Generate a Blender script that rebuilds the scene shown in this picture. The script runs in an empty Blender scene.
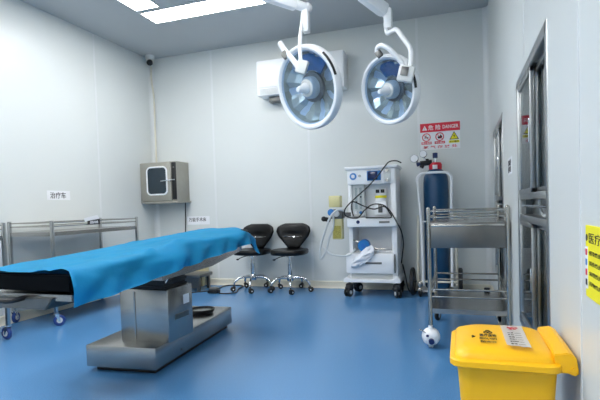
import bpy, bmesh, math, random
from mathutils import Vector, Matrix, noise
random.seed(7)
PI = math.pi
C = bpy.context.scene.collection
V = Vector

# ------------------------------------------------------------------ camera
CAM_H = .9
FPX, CX, CY = 470.54, 300., 223.59
yaw, pit, rol = [math.radians(a) for a in (18.9906, -2.0347, -1.7911)]
F = V((-math.sin(yaw)*math.cos(pit), math.cos(yaw)*math.cos(pit), math.sin(pit)))
r0 = V((math.cos(yaw), math.sin(yaw), 0)); u0 = r0.cross(F)
R_ = r0*math.cos(rol)+u0*math.sin(rol); U_ = -r0*math.sin(rol)+u0*math.cos(rol)
cd = bpy.data.cameras.new('camera'); cam = bpy.data.objects.new('camera', cd); C.objects.link(cam)
cam.matrix_world = Matrix(((R_.x, U_.x, -F.x, 0), (R_.y, U_.y, -F.y, 0), (R_.z, U_.z, -F.z, CAM_H), (0, 0, 0, 1)))
cd.sensor_width = 36; cd.lens = FPX*36/600; cd.shift_y = (CY-200)/600; cd.clip_start = .02
bpy.context.scene.camera = cam
def at(px, py, y):                      # the world point seen at a picture point, on the plane Y = y
    d = R_*((px-CX)/FPX)+U_*((CY-py)/FPX)+F
    return V((0, 0, CAM_H))+d*(y/d.y)

# ------------------------------------------------------------------ room measures
XL, XR, YB, YF, ZC = -3.607, .273, 4.978, -1.3, 2.775

# ------------------------------------------------------------------ materials
def lin(c):
    return tuple(((v/255)/12.92 if v/255 <= .04045 else ((v/255+.055)/1.055)**2.4) for v in c)+(1,)
def mat(name, col, rough=.5, metal=0, spec=None, var=0, vscale=8, bump=0, bscale=40, trans=0, emit=0, coat=0, stretch=None):
    m = bpy.data.materials.new(name); m.use_nodes = True
    nt = m.node_tree; b = nt.nodes['Principled BSDF']
    b.inputs['Base Color'].default_value = lin(col); b.inputs['Roughness'].default_value = rough
    b.inputs['Metallic'].default_value = metal
    if spec is not None: b.inputs['Specular IOR Level'].default_value = spec
    b.inputs['Transmission Weight'].default_value = trans; b.inputs['Coat Weight'].default_value = coat
    if emit:
        b.inputs['Emission Color'].default_value = lin(col); b.inputs['Emission Strength'].default_value = emit
    tc = nt.nodes.new('ShaderNodeTexCoord'); src = tc.outputs['Object']
    if stretch:
        mp = nt.nodes.new('ShaderNodeMapping'); mp.inputs['Scale'].default_value = stretch
        nt.links.new(src, mp.inputs[0]); src = mp.outputs[0]
    if var:
        n = nt.nodes.new('ShaderNodeTexNoise'); n.inputs['Scale'].default_value = vscale; n.inputs['Detail'].default_value = 4
        nt.links.new(src, n.inputs['Vector'])
        r = nt.nodes.new('ShaderNodeValToRGB'); l = lin(col)
        r.color_ramp.elements[0].color = tuple(v*(1-var) for v in l[:3])+(1,); r.color_ramp.elements[0].position = .3
        r.color_ramp.elements[1].color = tuple(min(1, v*(1+var)) for v in l[:3])+(1,); r.color_ramp.elements[1].position = .7
        nt.links.new(n.outputs['Fac'], r.inputs[0]); nt.links.new(r.outputs[0], b.inputs['Base Color'])
    if bump:
        n2 = nt.nodes.new('ShaderNodeTexNoise'); n2.inputs['Scale'].default_value = bscale; n2.inputs['Detail'].default_value = 3
        nt.links.new(src, n2.inputs['Vector'])
        bp = nt.nodes.new('ShaderNodeBump'); bp.inputs['Strength'].default_value = bump; bp.inputs['Distance'].default_value = .01
        nt.links.new(n2.outputs['Fac'], bp.inputs['Height']); nt.links.new(bp.outputs[0], b.inputs['Normal'])
    return m
M = dict(
    wall=mat('wall_panel', (215, 219, 217), .32, spec=.4, var=.015, vscale=1.5),
    ceil=mat('ceiling_panel', (184, 188, 190), .5, var=.02, vscale=2),
    floor=mat('blue_vinyl', (80, 133, 182), .2, spec=.55, var=.13, vscale=160, bump=.012, bscale=9),
    white=mat('white_enamel', (242, 244, 246), .3, var=.01),
    offwhite=mat('off_white_plastic', (215, 218, 216), .4, var=.02),
    cream=mat('cream_plastic', (216, 212, 196), .5, var=.03),
    seam=mat('panel_joint', (222, 225, 225), .35, var=.01),
    steel=mat('brushed_steel', (176, 178, 178), .3, 1, var=.08, vscale=14, stretch=(1, 1, 30)),
    steelh=mat('satin_steel', (172, 170, 166), .27, 1, var=.1, vscale=5, bump=.02, bscale=60),
    steeld=mat('dull_steel', (120, 120, 118), .38, 1, var=.08, vscale=10),
    tube=mat('steel_tube', (178, 176, 170), .25, 1, var=.04, vscale=20),
    chrome=mat('chrome', (215, 218, 222), .08, 1, var=.02),
    mirror=mat('reflector_mirror', (252, 238, 218), .2, .6, var=.12, vscale=14, bump=.2, bscale=16),
    black=mat('black_rubber', (18, 19, 21), .5, var=.1),
    leather=mat('black_leatherette', (7, 8, 10), .32, spec=.28, var=.1, bump=.12, bscale=45),
    mattress=mat('black_mattress', (4, 6, 9), .6, spec=.06, var=.1, vscale=20),
    drape=mat('blue_nonwoven', (40, 170, 222), .6, spec=.3, var=.04, vscale=6, bump=.45, bscale=11),
    yellow=mat('yellow_plastic', (252, 190, 4), .38, var=.02, vscale=3, bump=.01),
    signyel=mat('sign_yellow', (243, 232, 20), .5, var=.02),
    paper=mat('white_paper', (236, 237, 240), .6, var=.02),
    red=mat('red_print', (214, 34, 58), .5, var=.03),
    ink=mat('black_ink', (26, 26, 30), .6, var=.05),
    blueink=mat('blue_print', (40, 110, 190), .5, var=.03),
    cyl=mat('blue_cylinder_paint', (8, 66, 104), .33, var=.08, vscale=5),
    dkblue=mat('dark_blue_plastic', (24, 42, 96), .35, var=.05),
    screen=mat('screen_glass', (16, 36, 84), .1, var=.08, vscale=12),
    cyan=mat('blue_plastic', (40, 120, 190), .35, var=.04),
    caster=mat('blue_wheel', (30, 62, 130), .45, var=.05),
    passbox=mat('grey_box_paint', (158, 156, 146), .42, metal=.25, var=.05, vscale=12),
    darkglass=mat('dark_glass', (30, 46, 56), .08, spec=.7, var=.05),
    amber=mat('amber_plastic', (232, 224, 165), .25, var=.05, trans=.15),
    olive=mat('olive_granules', (176, 166, 84), .6, var=.25, vscale=90, bump=.3, bscale=120),
    hose=mat('clear_corrugated_hose', (205, 212, 214), .3, var=.03, trans=.1),
    tealgoods=mat('teal_package', (40, 140, 170), .5, var=.1),
    greyin=mat('cabinet_inside', (92, 98, 102), .45, metal=.5, var=.05),
    bag=mat('white_bag', (225, 230, 238), .45, var=.03, bump=.2, bscale=30),
    beige=mat('beige_paint', (210, 200, 160), .5, var=.05),
    filter=mat('heat_filter_glass', (52, 120, 176), .12, metal=.5, var=.3, vscale=25),
    lamp=mat('lamp_diffuser', (255, 255, 255), .5, emit=1.0),
)
LAMP = M['lamp'].node_tree.nodes['Principled BSDF']
LAMP.inputs['Emission Color'].default_value = (1, 1, 1, 1)
LAMP.inputs['Emission Strength'].default_value = 21
def glassmat(name, tint, fac, rough=.03):
    m = bpy.data.materials.new(name); m.use_nodes = True; nt = m.node_tree; nt.nodes.clear()
    o = nt.nodes.new('ShaderNodeOutputMaterial'); t = nt.nodes.new('ShaderNodeBsdfTransparent'); g = nt.nodes.new('ShaderNodeBsdfGlossy')
    t.inputs[0].default_value = lin(tint); g.inputs['Roughness'].default_value = rough
    mx = nt.nodes.new('ShaderNodeMixShader'); f = nt.nodes.new('ShaderNodeLayerWeight'); f.inputs[0].default_value = .5
    pw = nt.nodes.new('ShaderNodeMath'); pw.operation = 'POWER'; pw.inputs[1].default_value = 4
    ad = nt.nodes.new('ShaderNodeMath'); ad.operation = 'MULTIPLY_ADD'; ad.inputs[1].default_value = .85; ad.inputs[2].default_value = .035+fac; ad.use_clamp = True
    nt.links.new(f.outputs['Facing'], pw.inputs[0]); nt.links.new(pw.outputs[0], ad.inputs[0]); nt.links.new(ad.outputs[0], mx.inputs[0])
    nt.links.new(t.outputs[0], mx.inputs[1]); nt.links.new(g.outputs[0], mx.inputs[2]); nt.links.new(mx.outputs[0], o.inputs[0])
    return m
M['glass'] = glassmat('clear_glass', (215, 225, 228), .02)
M['lampglass'] = glassmat('lamp_cover_glass', (225, 235, 245), 0)

# ------------------------------------------------------------------ mesh building
class MB:
    def __init__(s): s.bm = bmesh.new()
    def _tag(s, geom, smooth): pass
    def box(s, c, size, bev=0, rot=None, seg=2):
        t = bmesh.new(); bmesh.ops.create_cube(t, size=1)
        for v in t.verts: v.co = V((v.co.x*size[0], v.co.y*size[1], v.co.z*size[2]))
        if bev: bmesh.ops.bevel(t, geom=t.edges[:], offset=min(bev, min(size)*.49), segments=seg, affect='EDGES', profile=.5)
        m = Matrix.Translation(V(c)) @ (rot.to_4x4() if rot else Matrix())
        bmesh.ops.transform(t, matrix=m, verts=t.verts[:]); s.add(t); return s
    def bb(s, x0, x1, y0, y1, z0, z1, bev=0, seg=2):
        return s.box(((x0+x1)/2, (y0+y1)/2, (z0+z1)/2), (abs(x1-x0), abs(y1-y0), abs(z1-z0)), bev, seg=seg)
    def add(s, t):
        me = bpy.data.meshes.new('tmp'); t.to_mesh(me); t.free(); s.bm.from_mesh(me); bpy.data.meshes.remove(me)
    def cyl(s, a, b, r, r2=None, n=20, caps=True):
        a = V(a); b = V(b); d = b-a; t = bmesh.new()
        bmesh.ops.create_cone(t, cap_ends=caps, segments=n, radius1=r, radius2=r if r2 is None else r2, depth=d.length)
        q = V((0, 0, 1)).rotation_difference(d.normalized())
        bmesh.ops.transform(t, matrix=Matrix.Translation((a+b)/2) @ q.to_matrix().to_4x4(), verts=t.verts[:]); s.add(t); return s
    def sph(s, c, r, n=16, sc=(1, 1, 1), rot=None):
        t = bmesh.new(); bmesh.ops.create_uvsphere(t, u_segments=n, v_segments=max(6, n*2//3), radius=1)
        m = Matrix.Translation(V(c)) @ (rot.to_4x4() if rot else Matrix()) @ Matrix.Diagonal((r*sc[0], r*sc[1], r*sc[2], 1))
        bmesh.ops.transform(t, matrix=m, verts=t.verts[:]); s.add(t); return s
    def lathe(s, prof, n=32, c=(0, 0, 0), axis=None, scale=(1, 1)):   # prof: (radius, height) pairs about +Z or axis
        t = bmesh.new(); rings = []
        for (r, h) in prof:
            if r < 1e-6: rings.append([t.verts.new((0, 0, h))])
            else: rings.append([t.verts.new((r*math.cos(2*PI*i/n)*scale[0], r*math.sin(2*PI*i/n)*scale[1], h)) for i in range(n)])
        for A, B in zip(rings, rings[1:]):
            for i in range(n):
                j = (i+1) % n
                if len(A) == 1 and len(B) == 1: continue
                if len(A) == 1: t.faces.new((A[0], B[j], B[i]))
                elif len(B) == 1: t.faces.new((A[i], A[j], B[0]))
                else: t.faces.new((A[i], A[j], B[j], B[i]))
        q = V((0, 0, 1)).rotation_difference(V(axis).normalized()) if axis is not None else None
        m = Matrix.Translation(V(c)) @ (q.to_matrix().to_4x4() if q else Matrix())
        bmesh.ops.transform(t, matrix=m, verts=t.verts[:]); s.add(t); return s
    def tube(s, pts, r, n=10, closed=False, smooth=0, rib=0):
        pts = [V(p) for p in pts]
        if smooth: pts = catmull(pts, smooth, closed)
        t = bmesh.new(); rings = []; N = len(pts); up = None
        for i, p in enumerate(pts):
            a = pts[(i-1) % N] if (closed or i) else p; b = pts[(i+1) % N] if (closed or i < N-1) else p
            d = (b-a).normalized()
            if up is None: up = d.orthogonal().normalized()
            else:
                up = (up-d*up.dot(d)); up = up.normalized() if up.length > 1e-6 else d.orthogonal().normalized()
            w = d.cross(up); rr = r*(1+rib*(i % 2))
            rings.append([t.verts.new(p+(up*math.cos(2*PI*k/n)+w*math.sin(2*PI*k/n))*rr) for k in range(n)])
        for i in range(N if closed else N-1):
            A, B = rings[i], rings[(i+1) % N]
            for k in range(n): t.faces.new((A[k], A[(k+1) % n], B[(k+1) % n], B[k]))
        if not closed:
            t.faces.new(rings[0][::-1]); t.faces.new(rings[-1])
        s.add(t); return s
    def prism(s, poly, d, bev=0):       # poly: 3D points of a planar outline, d: extrusion vector
        t = bmesh.new(); vs = [t.verts.new(V(p)) for p in poly]; f = t.faces.new(vs)
        ex = bmesh.ops.extrude_face_region(t, geom=[f]); nv = [g for g in ex['geom'] if isinstance(g, bmesh.types.BMVert)]
        bmesh.ops.translate(t, vec=V(d), verts=nv)
        if bev: bmesh.ops.bevel(t, geom=t.edges[:], offset=bev, segments=2, affect='EDGES')
        s.add(t); return s
    def grid(s, rows, thick=0, nrm=None):
        t = bmesh.new(); vr = [[t.verts.new(V(p)) for p in row] for row in rows]
        for A, B in zip(vr, vr[1:]):
            for i in range(len(A)-1): t.faces.new((A[i], A[i+1], B[i+1], B[i]))
        if thick: bmesh.ops.solidify(t, geom=t.faces[:], thickness=thick)
        s.add(t); return s
    def xf(s, m): bmesh.ops.transform(s.bm, matrix=m, verts=s.bm.verts[:]); return s
    def build(s, name, m, parent=None, ang=40):
        bmesh.ops.recalc_face_normals(s.bm, faces=s.bm.faces[:])
        me = bpy.data.meshes.new(name); s.bm.to_mesh(me); s.bm.free()
        me.polygons.foreach_set('use_smooth', [True]*len(me.polygons)); me.set_sharp_from_angle(angle=math.radians(ang))
        me.materials.append(m)
        o = bpy.data.objects.new(name, me); C.objects.link(o)
        if parent:
            o.parent = parent; o.matrix_parent_inverse = Matrix()
            w = parent.matrix_world if parent.parent is None and parent.data is None else None
            if w is not None:            # parts are written in world or local space as flagged
                if parent.get('_abs'): me.transform(Matrix.Translation(-parent.location))
        return o
def catmull(p, n, closed=False):
    out = []; N = len(p)
    for i in range(N if closed else N-1):
        g = lambda k: p[k % N] if closed else p[max(0, min(N-1, k))]
        a, b, c, d = g(i-1), g(i), g(i+1), g(i+2)
        for j in range(n):
            t = j/n
            out.append(.5*((2*b)+(c-a)*t+(2*a-5*b+4*c-d)*t*t+(3*b-a-3*c+d)*t**3))
    if not closed: out.append(p[-1])
    return out
def tag(o, label=None, cat=None, group=None, kind=None):
    if label: o['label'] = label
    if cat: o['category'] = cat
    if group: o['group'] = group
    if kind: o['kind'] = kind
    return o
def thing(name, loc, label, cat, group=None, rz=0):
    o = bpy.data.objects.new(name, None); C.objects.link(o); o.location = loc; o.rotation_euler.z = rz; o.empty_display_size = .05
    return tag(o, label, cat, group)
ROOTS = []
def absthing(name, loc, label, cat, group=None):      # its parts are written in room coordinates
    o = thing(name, loc, label, cat, group); o['_abs'] = 1; ROOTS.append(o); return o
def part(mb, name, m, parent, label=None):
    # bring absolute coordinates into the thing's own frame, whatever level the parent is at
    root = parent
    while root.parent: root = root.parent
    if root.get('_abs'): mb.xf(Matrix.Translation(-root.location))
    a = root.get('_abs')
    if a: root['_abs'] = 0
    o = mb.build(name, m, parent)
    if a: root['_abs'] = 1
    if label: o['label'] = label
    return o
def struct(mb, name, m, parent=None):
    o = mb.build(name, m, parent)
    if not parent: o['kind'] = 'structure'
    return o
def copy_tree(o, parent=None):
    c = o.copy(); C.objects.link(c); c.parent = parent
    for ch in list(o.children): copy_tree(ch, c)
    return c
def text_mesh(body, size, origin, xdir, ydir, lift=.001, thick=.0004, fit=None, align='CENTER', bold=.01):
    cu = bpy.data.curves.new('t', 'FONT'); cu.body = body; cu.size = size; cu.align_x = align; cu.align_y = 'CENTER'; cu.extrude = thick; cu.offset = size*bold; cu.resolution_u = 2
    ob = bpy.data.objects.new('t', cu); C.objects.link(ob)
    dg = bpy.context.evaluated_depsgraph_get(); me = bpy.data.meshes.new_from_object(ob.evaluated_get(dg))
    xs = [v.co.x for v in me.vertices]; ys = [v.co.y for v in me.vertices]
    bm = bmesh.new(); bm.from_mesh(me)
    bpy.data.objects.remove(ob); bpy.data.curves.remove(cu); bpy.data.meshes.remove(me)
    X = V(xdir).normalized(); Y = V(ydir).normalized(); Z = X.cross(Y)
    sx = sy = 1; ox = oy = 0
    if xs:
        ox = (max(xs)+min(xs))/2 if align == 'CENTER' else min(xs); oy = (max(ys)+min(ys))/2
        if fit: sx = fit[0]/(max(xs)-min(xs)); sy = fit[1]/(max(ys)-min(ys))
    for v in bm.verts: v.co = V(origin)+X*((v.co.x-ox)*sx)+Y*((v.co.y-oy)*sy)+Z*(v.co.z+lift)
    mb = MB(); mb.bm.free(); mb.bm = bm; return mb

# ================================================================== the room
floor = struct(MB().bb(XL-.1, XR+.4, YF-.1, YB+.1, -.1, 0), 'floor', M['floor'])
struct(MB().bb(XL-.1, XR+.4, YF-.1, YB+.1, ZC, ZC+.1), 'ceiling', M['ceil'])
wb = struct(MB().bb(XL-.1, XR+.4, YB, YB+.1, 0, ZC), 'wall_back', M['wall'])
wl = struct(MB().bb(XL-.1, XL, YF, YB, 0, ZC), 'wall_left', M['wall'])
struct(MB().bb(XL-.1, XR+.4, YF-.1, YF, 0, ZC), 'wall_front', M['wall'])
# right wall, with the two openings of the built-in cabinets
NC = (1.752, 2.60, .30, 1.47); FC = (3.50, 4.42, .30, 1.48)
w = MB(); t = .08
w.bb(XR, XR+t, YF, NC[0], 0, ZC); w.bb(XR, XR+t, NC[1], FC[0], 0, ZC); w.bb(XR, XR+t, FC[1], YB, 0, ZC)
for c in (NC, FC): w.bb(XR, XR+t, c[0], c[1], 0, c[2]); w.bb(XR, XR+t, c[0], c[1], c[3], ZC)
wr = struct(w, 'wall_right', M['wall'])
for x in (-2.76, -1.58, -.4): part(MB().bb(x-.012, x+.012, YB-.002, YB+.001, .08, ZC-.01), 'joint_strip', M['seam'], wb)
for y in (4.03, 2.86, 1.7, .5): part(MB().bb(XL-.001, XL+.002, y-.012, y+.012, .08, ZC-.01), 'joint_strip', M['seam'], wl)
for y in (2.32, 1.305, .2): part(MB().bb(XR-.002, XR+.001, y-.006, y+.006, .08, ZC-.01) if y != 2.32 else MB().bb(XR-.002, XR+.001, y-.006, y+.006, NC[3]+.06, ZC-.01), 'joint_strip', M['seam'], wr)
# baseboards (coved foot)
def cove(a, b, n, name, m, h=.075, d=.014):
    a = V(a); b = V(b); n = V(n); pr = [V((0, 0, 0)), n*d*2.2, n*d*1.3+V((0, 0, .012)), n*d+V((0, 0, .03)), n*d+V((0, 0, h-.008)), n*d*.4+V((0, 0, h)), V((0, 0, h))]
    return struct(MB().prism([a+p for p in pr], b-a), name, m)
cove((XL, YB, 0), (XR, YB, 0), (0, -1, 0), 'baseboard_back', M['cream'])
cove((XL, YF, 0), (XL, YB, 0), (1, 0, 0), 'baseboard_left', M['cream'])
cove((XR, YF, 0), (XR, YB, 0), (-1, 0, 0), 'baseboard_right', M['cream'])
# coved vertical corner profiles
def corner(x, y, sx, name, r=.05):
    p = [V((x, y, 0))]+[V((x+sx*r*(1-math.sin(a)), y-r*(1-math.cos(a)), 0)) for a in [PI/2*k/8 for k in range(9)]]
    struct(MB().prism(p, (0, 0, ZC)), name, M['seam'])
corner(XR, YB, -1, 'trim_1'); corner(XL, YB, 1, 'trim_2')

# ------------------------------------------------------------------ ceiling lights
def ceiling_light(x0, x1, y0, y1, label):
    o = absthing('ceiling_light', ((x0+x1)/2, (y0+y1)/2, ZC), label, 'ceiling light', 'flush ceiling light panels')
    f = MB()
    for (a, b, c, d) in ((x0-.012, x1+.012, y0-.012, y0), (x0-.012, x1+.012, y1, y1+.012), (x0-.012, x0, y0, y1), (x1, x1+.012, y0, y1)):
        f.bb(a, b, c, d, ZC-.008, ZC)
    part(f, 'frame', M['offwhite'], o)
    part(MB().bb(x0, x1, y0, y1, ZC-.006, ZC-.001), 'diffuser', M['lamp'], o)
ceiling_light(-2.832, -1.66, 3.80, 4.045, 'long glowing white ceiling panel, complete one nearer the back wall')
ceiling_light(-2.825, -2.585, 2.55, 3.73, 'glowing white ceiling panel cut off by the top edge, left of the long panel')
OFF = ((-1.2, -.96, 2.0, 3.1), (-2.832, -1.66, 1.9, 2.14), (-2.4, -.6, -.4, .2), (-3.3, -3.06, .6, 1.8))  # unseen panels: first pair completes the ring, the rest are added for light level
for k, q in enumerate(OFF):
    ceiling_light(*q, 'flush white ceiling panel outside the picture %s' % ('over the operating table lamps', 'over the foot of the operating table', 'behind the camera, added for room light', 'close to the left wall, added for room light')[k])

# ------------------------------------------------------------------ dome camera and its trunking
o = absthing('security_camera', (-3.52, 4.86, ZC), 'small white dome security camera in the ceiling corner', 'security camera')
part(MB().lathe([(0, 0), (.055, 0), (.055, -.02), (.048, -.045), (.045, -.05), (0, -.05)], c=(-3.52, 4.86, ZC)), 'mount', M['offwhite'], o)
ax = V((.45, -.75, -.55)).normalized(); cc = V((-3.52, 4.86, ZC-.07))
part(MB().sph(cc, .046, 20), 'housing', M['offwhite'], o)
part(MB().lathe([(.034, .02), (.036, .045), (.03, .05), (.028, .046), (0, .046)], c=cc, axis=ax), 'lens', M['black'], o)
tb = MB().tube([(-3.57, 4.945, 2.68), (-3.575, 4.95, 2.5), (-3.555, 4.955, 2.3), (-3.56, 4.96, 1.9), (-3.56, 4.962, 1.5)], .011, 8, smooth=6)
tag(tb.build('cable_trunking', M['cream']), 'cream cable sleeve running down the corner from dome camera to grey box', 'cable sleeve')

# ------------------------------------------------------------------ pass box in the back left corner
o = absthing('pass_box', (-3.35, 4.82, 1.0), 'grey metal pass-through box with rounded window, hung in the back corner', 'pass box')
x0, x1, y0, y1, z0, z1 = -3.603, -3.115, 4.70, 4.975, 1.015, 1.475
part(MB().bb(x0, x1, y0+.012, y1, z0, z1, .004), 'body', M['passbox'], o)
part(MB().bb(x0+.004, x1+.02, y0-.01, y1, z0-.022, z0, .003), 'bottom_flange', M['passbox'], o)
dx1 = x1-.06
d = part(MB().bb(x0+.004, dx1, y0-.012, y0+.012, z0+.006, z1-.006, .005), 'door', M['passbox'], o)
def rrect(cx, cz, w, h, r, y, n=6):
    out = []
    for (sx, sz, a0) in ((1, 1, 0), (-1, 1, 90), (-1, -1, 180), (1, -1, 270)):
        for k in range(n+1):
            a = math.radians(a0+90*k/n); out.append(V((cx+sx*(w/2-r)+r*math.cos(a), y, cz+sz*(h/2-r)+r*math.sin(a))))
    return out
wc = (x0+.235, (z0+z1)/2+.01)
part(MB().tube(rrect(wc[0], wc[1], .27, .32, .05, y0-.013), .010, 8, closed=True), 'window_gasket', M['white'], d, 'white rubber gasket round the window')
part(MB().prism(rrect(wc[0], wc[1], .262, .312, .048, y0-.013), (0, -.003, 0)), 'window_pane', M['darkglass'], d)
part(MB().cyl((dx1-.13, y0-.03, wc[1]-.005), (dx1+.055, y0-.03, wc[1]+.005), .007).cyl((dx1-.01, y0-.03, wc[1]), (dx1-.01, y0, wc[1]), .012), 'handle', M['chrome'], d)
part(MB().bb(dx1+.008, x1-.004, y0-.006, y0+.016, z0+.02, z1-.012, .004), 'door_seal', M['black'], o)
part(MB().cyl((dx1+.035, y0-.012, z1-.07), (dx1+.035, y0, z1-.07), .010), 'lock_cylinder', M['steeld'], o)
part(MB().tube([(-3.17, 4.96, z0-.02), (-3.178, 4.962, .8), (-3.186, 4.962, .55), (-3.18, 4.962, .1)], .006, 6, smooth=5), 'power_cord', M['black'], o, 'thin dark cord hanging down the wall')

# ------------------------------------------------------------------ wall-mounted white unit behind the lamp
o = absthing('air_purifier', (-1.6, 4.97, 2.1), 'white box-shaped unit on the back wall behind the left surgical lamp', 'wall unit')
part(MB().bb(-2.10, -1.12, 4.79, 4.975, 2.125, 2.505, .012), 'casing', M['white'], o)
part(MB().bb(-2.085, -1.135, 4.782, 4.792, 2.21, 2.49, .004), 'front_cover', M['white'], o)
g = MB()
for k in range(5): g.bb(-2.06, -1.16, 4.784, 4.79, 2.14+k*.012, 2.145+k*.012)
part(g, 'outlet_grille', M['offwhite'], o)
part(MB().bb(-1.99, -1.86, 4.86, 4.97, 2.065, 2.126, .006), 'cable_box', M['steeld'], o, 'dark box under the unit')
part(MB().bb(-1.72, -1.62, 4.778, 4.783, 2.44, 2.46), 'indicator', M['steeld'], o)

# ------------------------------------------------------------------ signs
def board(name, x0, x1, y, z0, z1, m, label, cat):
    o = absthing(name, ((x0+x1)/2, y, z0), label, cat)
    part(MB().bb(x0, x1, y-.004, y, z0, z1), 'panel', m, o); return o
def txt(o, s, size, org, m, name='lettering', X=(1, 0, 0), Y=(0, 0, 1), fit=None, align='CENTER', lift=.0006, bold=.01):
    return part(text_mesh(s, size, org, X, Y, lift, .0003, fit, align, bold), name, m, o)
yy = YB-.004
o = board('danger_sign', -.385, 0, YB, 1.437, 1.703, M['paper'], 'white and red danger sign on the back wall above the gas cylinder', 'sign')
part(MB().bb(-.385, 0, yy-.0012, yy, 1.615, 1.703), 'red_band', M['red'], o)
yb = yy-.0012
part(MB().prism([(-.365, yb, 1.635), (-.315, yb, 1.635), (-.34, yb, 1.682)], (0, -.0008, 0)), 'warning_triangle', M['paper'], o)
txt(o, '!', .04, (-.34, yb-.0008, 1.653), M['red'], fit=(.006, .03))
txt(o, '危 险', .05, (-.245, yb, 1.659), M['paper'], fit=(.12, .05))
txt(o, 'DANGER', .04, (-.09, yb, 1.659), M['paper'], fit=(.15, .036))
for k, xc in enumerate((-.325, -.195)):
    part(MB().tube([(xc+.038*math.cos(a), yy, 1.563+.038*math.sin(a)) for a in [2*PI*i/24 for i in range(24)]], .0045, 6, closed=True), 'ban_ring', M['red'], o)
    part(MB().cyl((xc-.026, yy-.003, 1.589), (xc+.026, yy-.003, 1.537), .003, n=6), 'ban_bar', M['red'], o)
m_ = MB().bb(-.345, -.305, yy-.002, yy, 1.556, 1.564); m_.bb(-.331, -.325, yy-.002, yy, 1.566, 1.585); part(m_, 'cigarette_icon', M['ink'], o)
part(MB().prism([(-.212, yy, 1.545), (-.178, yy, 1.545), (-.17, yy, 1.563), (-.187, yy, 1.585), (-.195, yy, 1.566), (-.215, yy, 1.566)], (0, -.002, 0)), 'flame_icon', M['ink'], o)
part(MB().prism([(-.102, yy, 1.527), (-.012, yy, 1.527), (-.057, yy, 1.607)], (0, -.001, 0)), 'warning_border', M['ink'], o)
part(MB().prism([(-.092, yy-.001, 1.533), (-.022, yy-.001, 1.533), (-.057, yy-.001, 1.595)], (0, -.0008, 0)), 'warning_field', M['signyel'], o)
part(MB().prism([(-.066, yy-.002, 1.563), (-.052, yy-.002, 1.580), (-.054, yy-.002, 1.565), (-.046, yy-.002, 1.563), (-.062, yy-.002, 1.540), (-.057, yy-.002, 1.559)], (0, -.001, 0)), 'bolt_icon', M['ink'], o)
for s, xc, m1, m2 in (('禁止吸烟', -.325, 'red', 'paper'), ('禁止烟火', -.195, 'red', 'paper'), ('当心爆炸', -.057, 'signyel', 'ink')):
    part(MB().bb(xc-.05, xc+.05, yy-.001, yy, 1.493, 1.518), 'caption_strip', M[m1], o)
    txt(o, s, .02, (xc, yy-.001, 1.5055), M[m2], fit=(.085, .018))
txt(o, '氧 气 存 放 处', .03, (-.193, yy, 1.463), M['red'], fit=(.33, .03))
def wall_label(name, c, X, Y, N, w, h, s, label, cat='label', m='paper'):
    o = absthing(name, c, label, cat); c = V(c); X = V(X); Y = V(Y); N = V(N)
    p = [c-X*w/2-Y*h/2, c+X*w/2-Y*h/2, c+X*w/2+Y*h/2, c-X*w/2+Y*h/2]
    part(MB().prism(p, N*.002), 'card', M[m], o)
    return o
o = wall_label('wall_label', (XL, 3.485, 1.08), (0, 1, 0), (0, 0, 1), (1, 0, 0), .27, .088, '', 'white label with three black characters on the left wall above trolley')
txt(o, '治疗车', .05, (XL+.002, 3.475, 1.08), M['ink'], X=(0, 1, 0), fit=(.185, .06))
o = wall_label('wall_label', (-3.01, YB, .775), (1, 0, 0), (0, 0, 1), (0, -1, 0), .31, .10, '', 'white label with black characters on the back wall behind operating table')
txt(o, '万能手术床', .05, (-3.02, YB-.002, .785), M['ink'], fit=(.24, .05))
o = wall_label('wall_label', (XR, 3.02, 1.10), (0, -1, 0), (0, 0, 1), (-1, 0, 0), .22, .10, '', 'small white label on right wall between the two built-in cabinets')
txt(o, '器械柜\n敷料柜', .04, (XR-.002, 3.02, 1.10), M['ink'], X=(0, -1, 0), fit=(.17, .075))
# yellow waste notice on the right wall
xs = XR-.004
o = absthing('waste_notice', (XR, 1.05, .675), 'yellow notice with black characters and small picture column on the right wall', 'sign')
part(MB().bb(xs, XR, .80, 1.236, .675, .838), 'panel', M['signyel'], o)
RY = (0, -1, 0)
txt(o, '医疗废物分类', .02, (xs, 1.205, .8105), M['ink'], X=RY, fit=(.30, .024), align='LEFT', bold=0)
part(MB().cyl((xs-.0006, 1.225, .81), (xs, 1.225, .81), .008), 'emblem', M['ink'], o)
part(MB().bb(xs-.0006, xs, 1.216, 1.238, .693, .79), 'picture_column', M['paper'], o)
for k, (m1, s) in enumerate((('red', '感染性废物'), ('cyan', '损伤性废物'), ('red', '病理性废物'), ('ink', '药物性废物'))):
    z = .777-k*.023
    part(MB().box((xs-.001, 1.227, z), (.001, .012, .014), 0), 'picture', M[m1], o)
    txt(o, s+' 请放入黄色袋内', .012, (xs, 1.203, z), M['ink'], X=RY, fit=(.3, .010), align='LEFT', bold=-.01)

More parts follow.
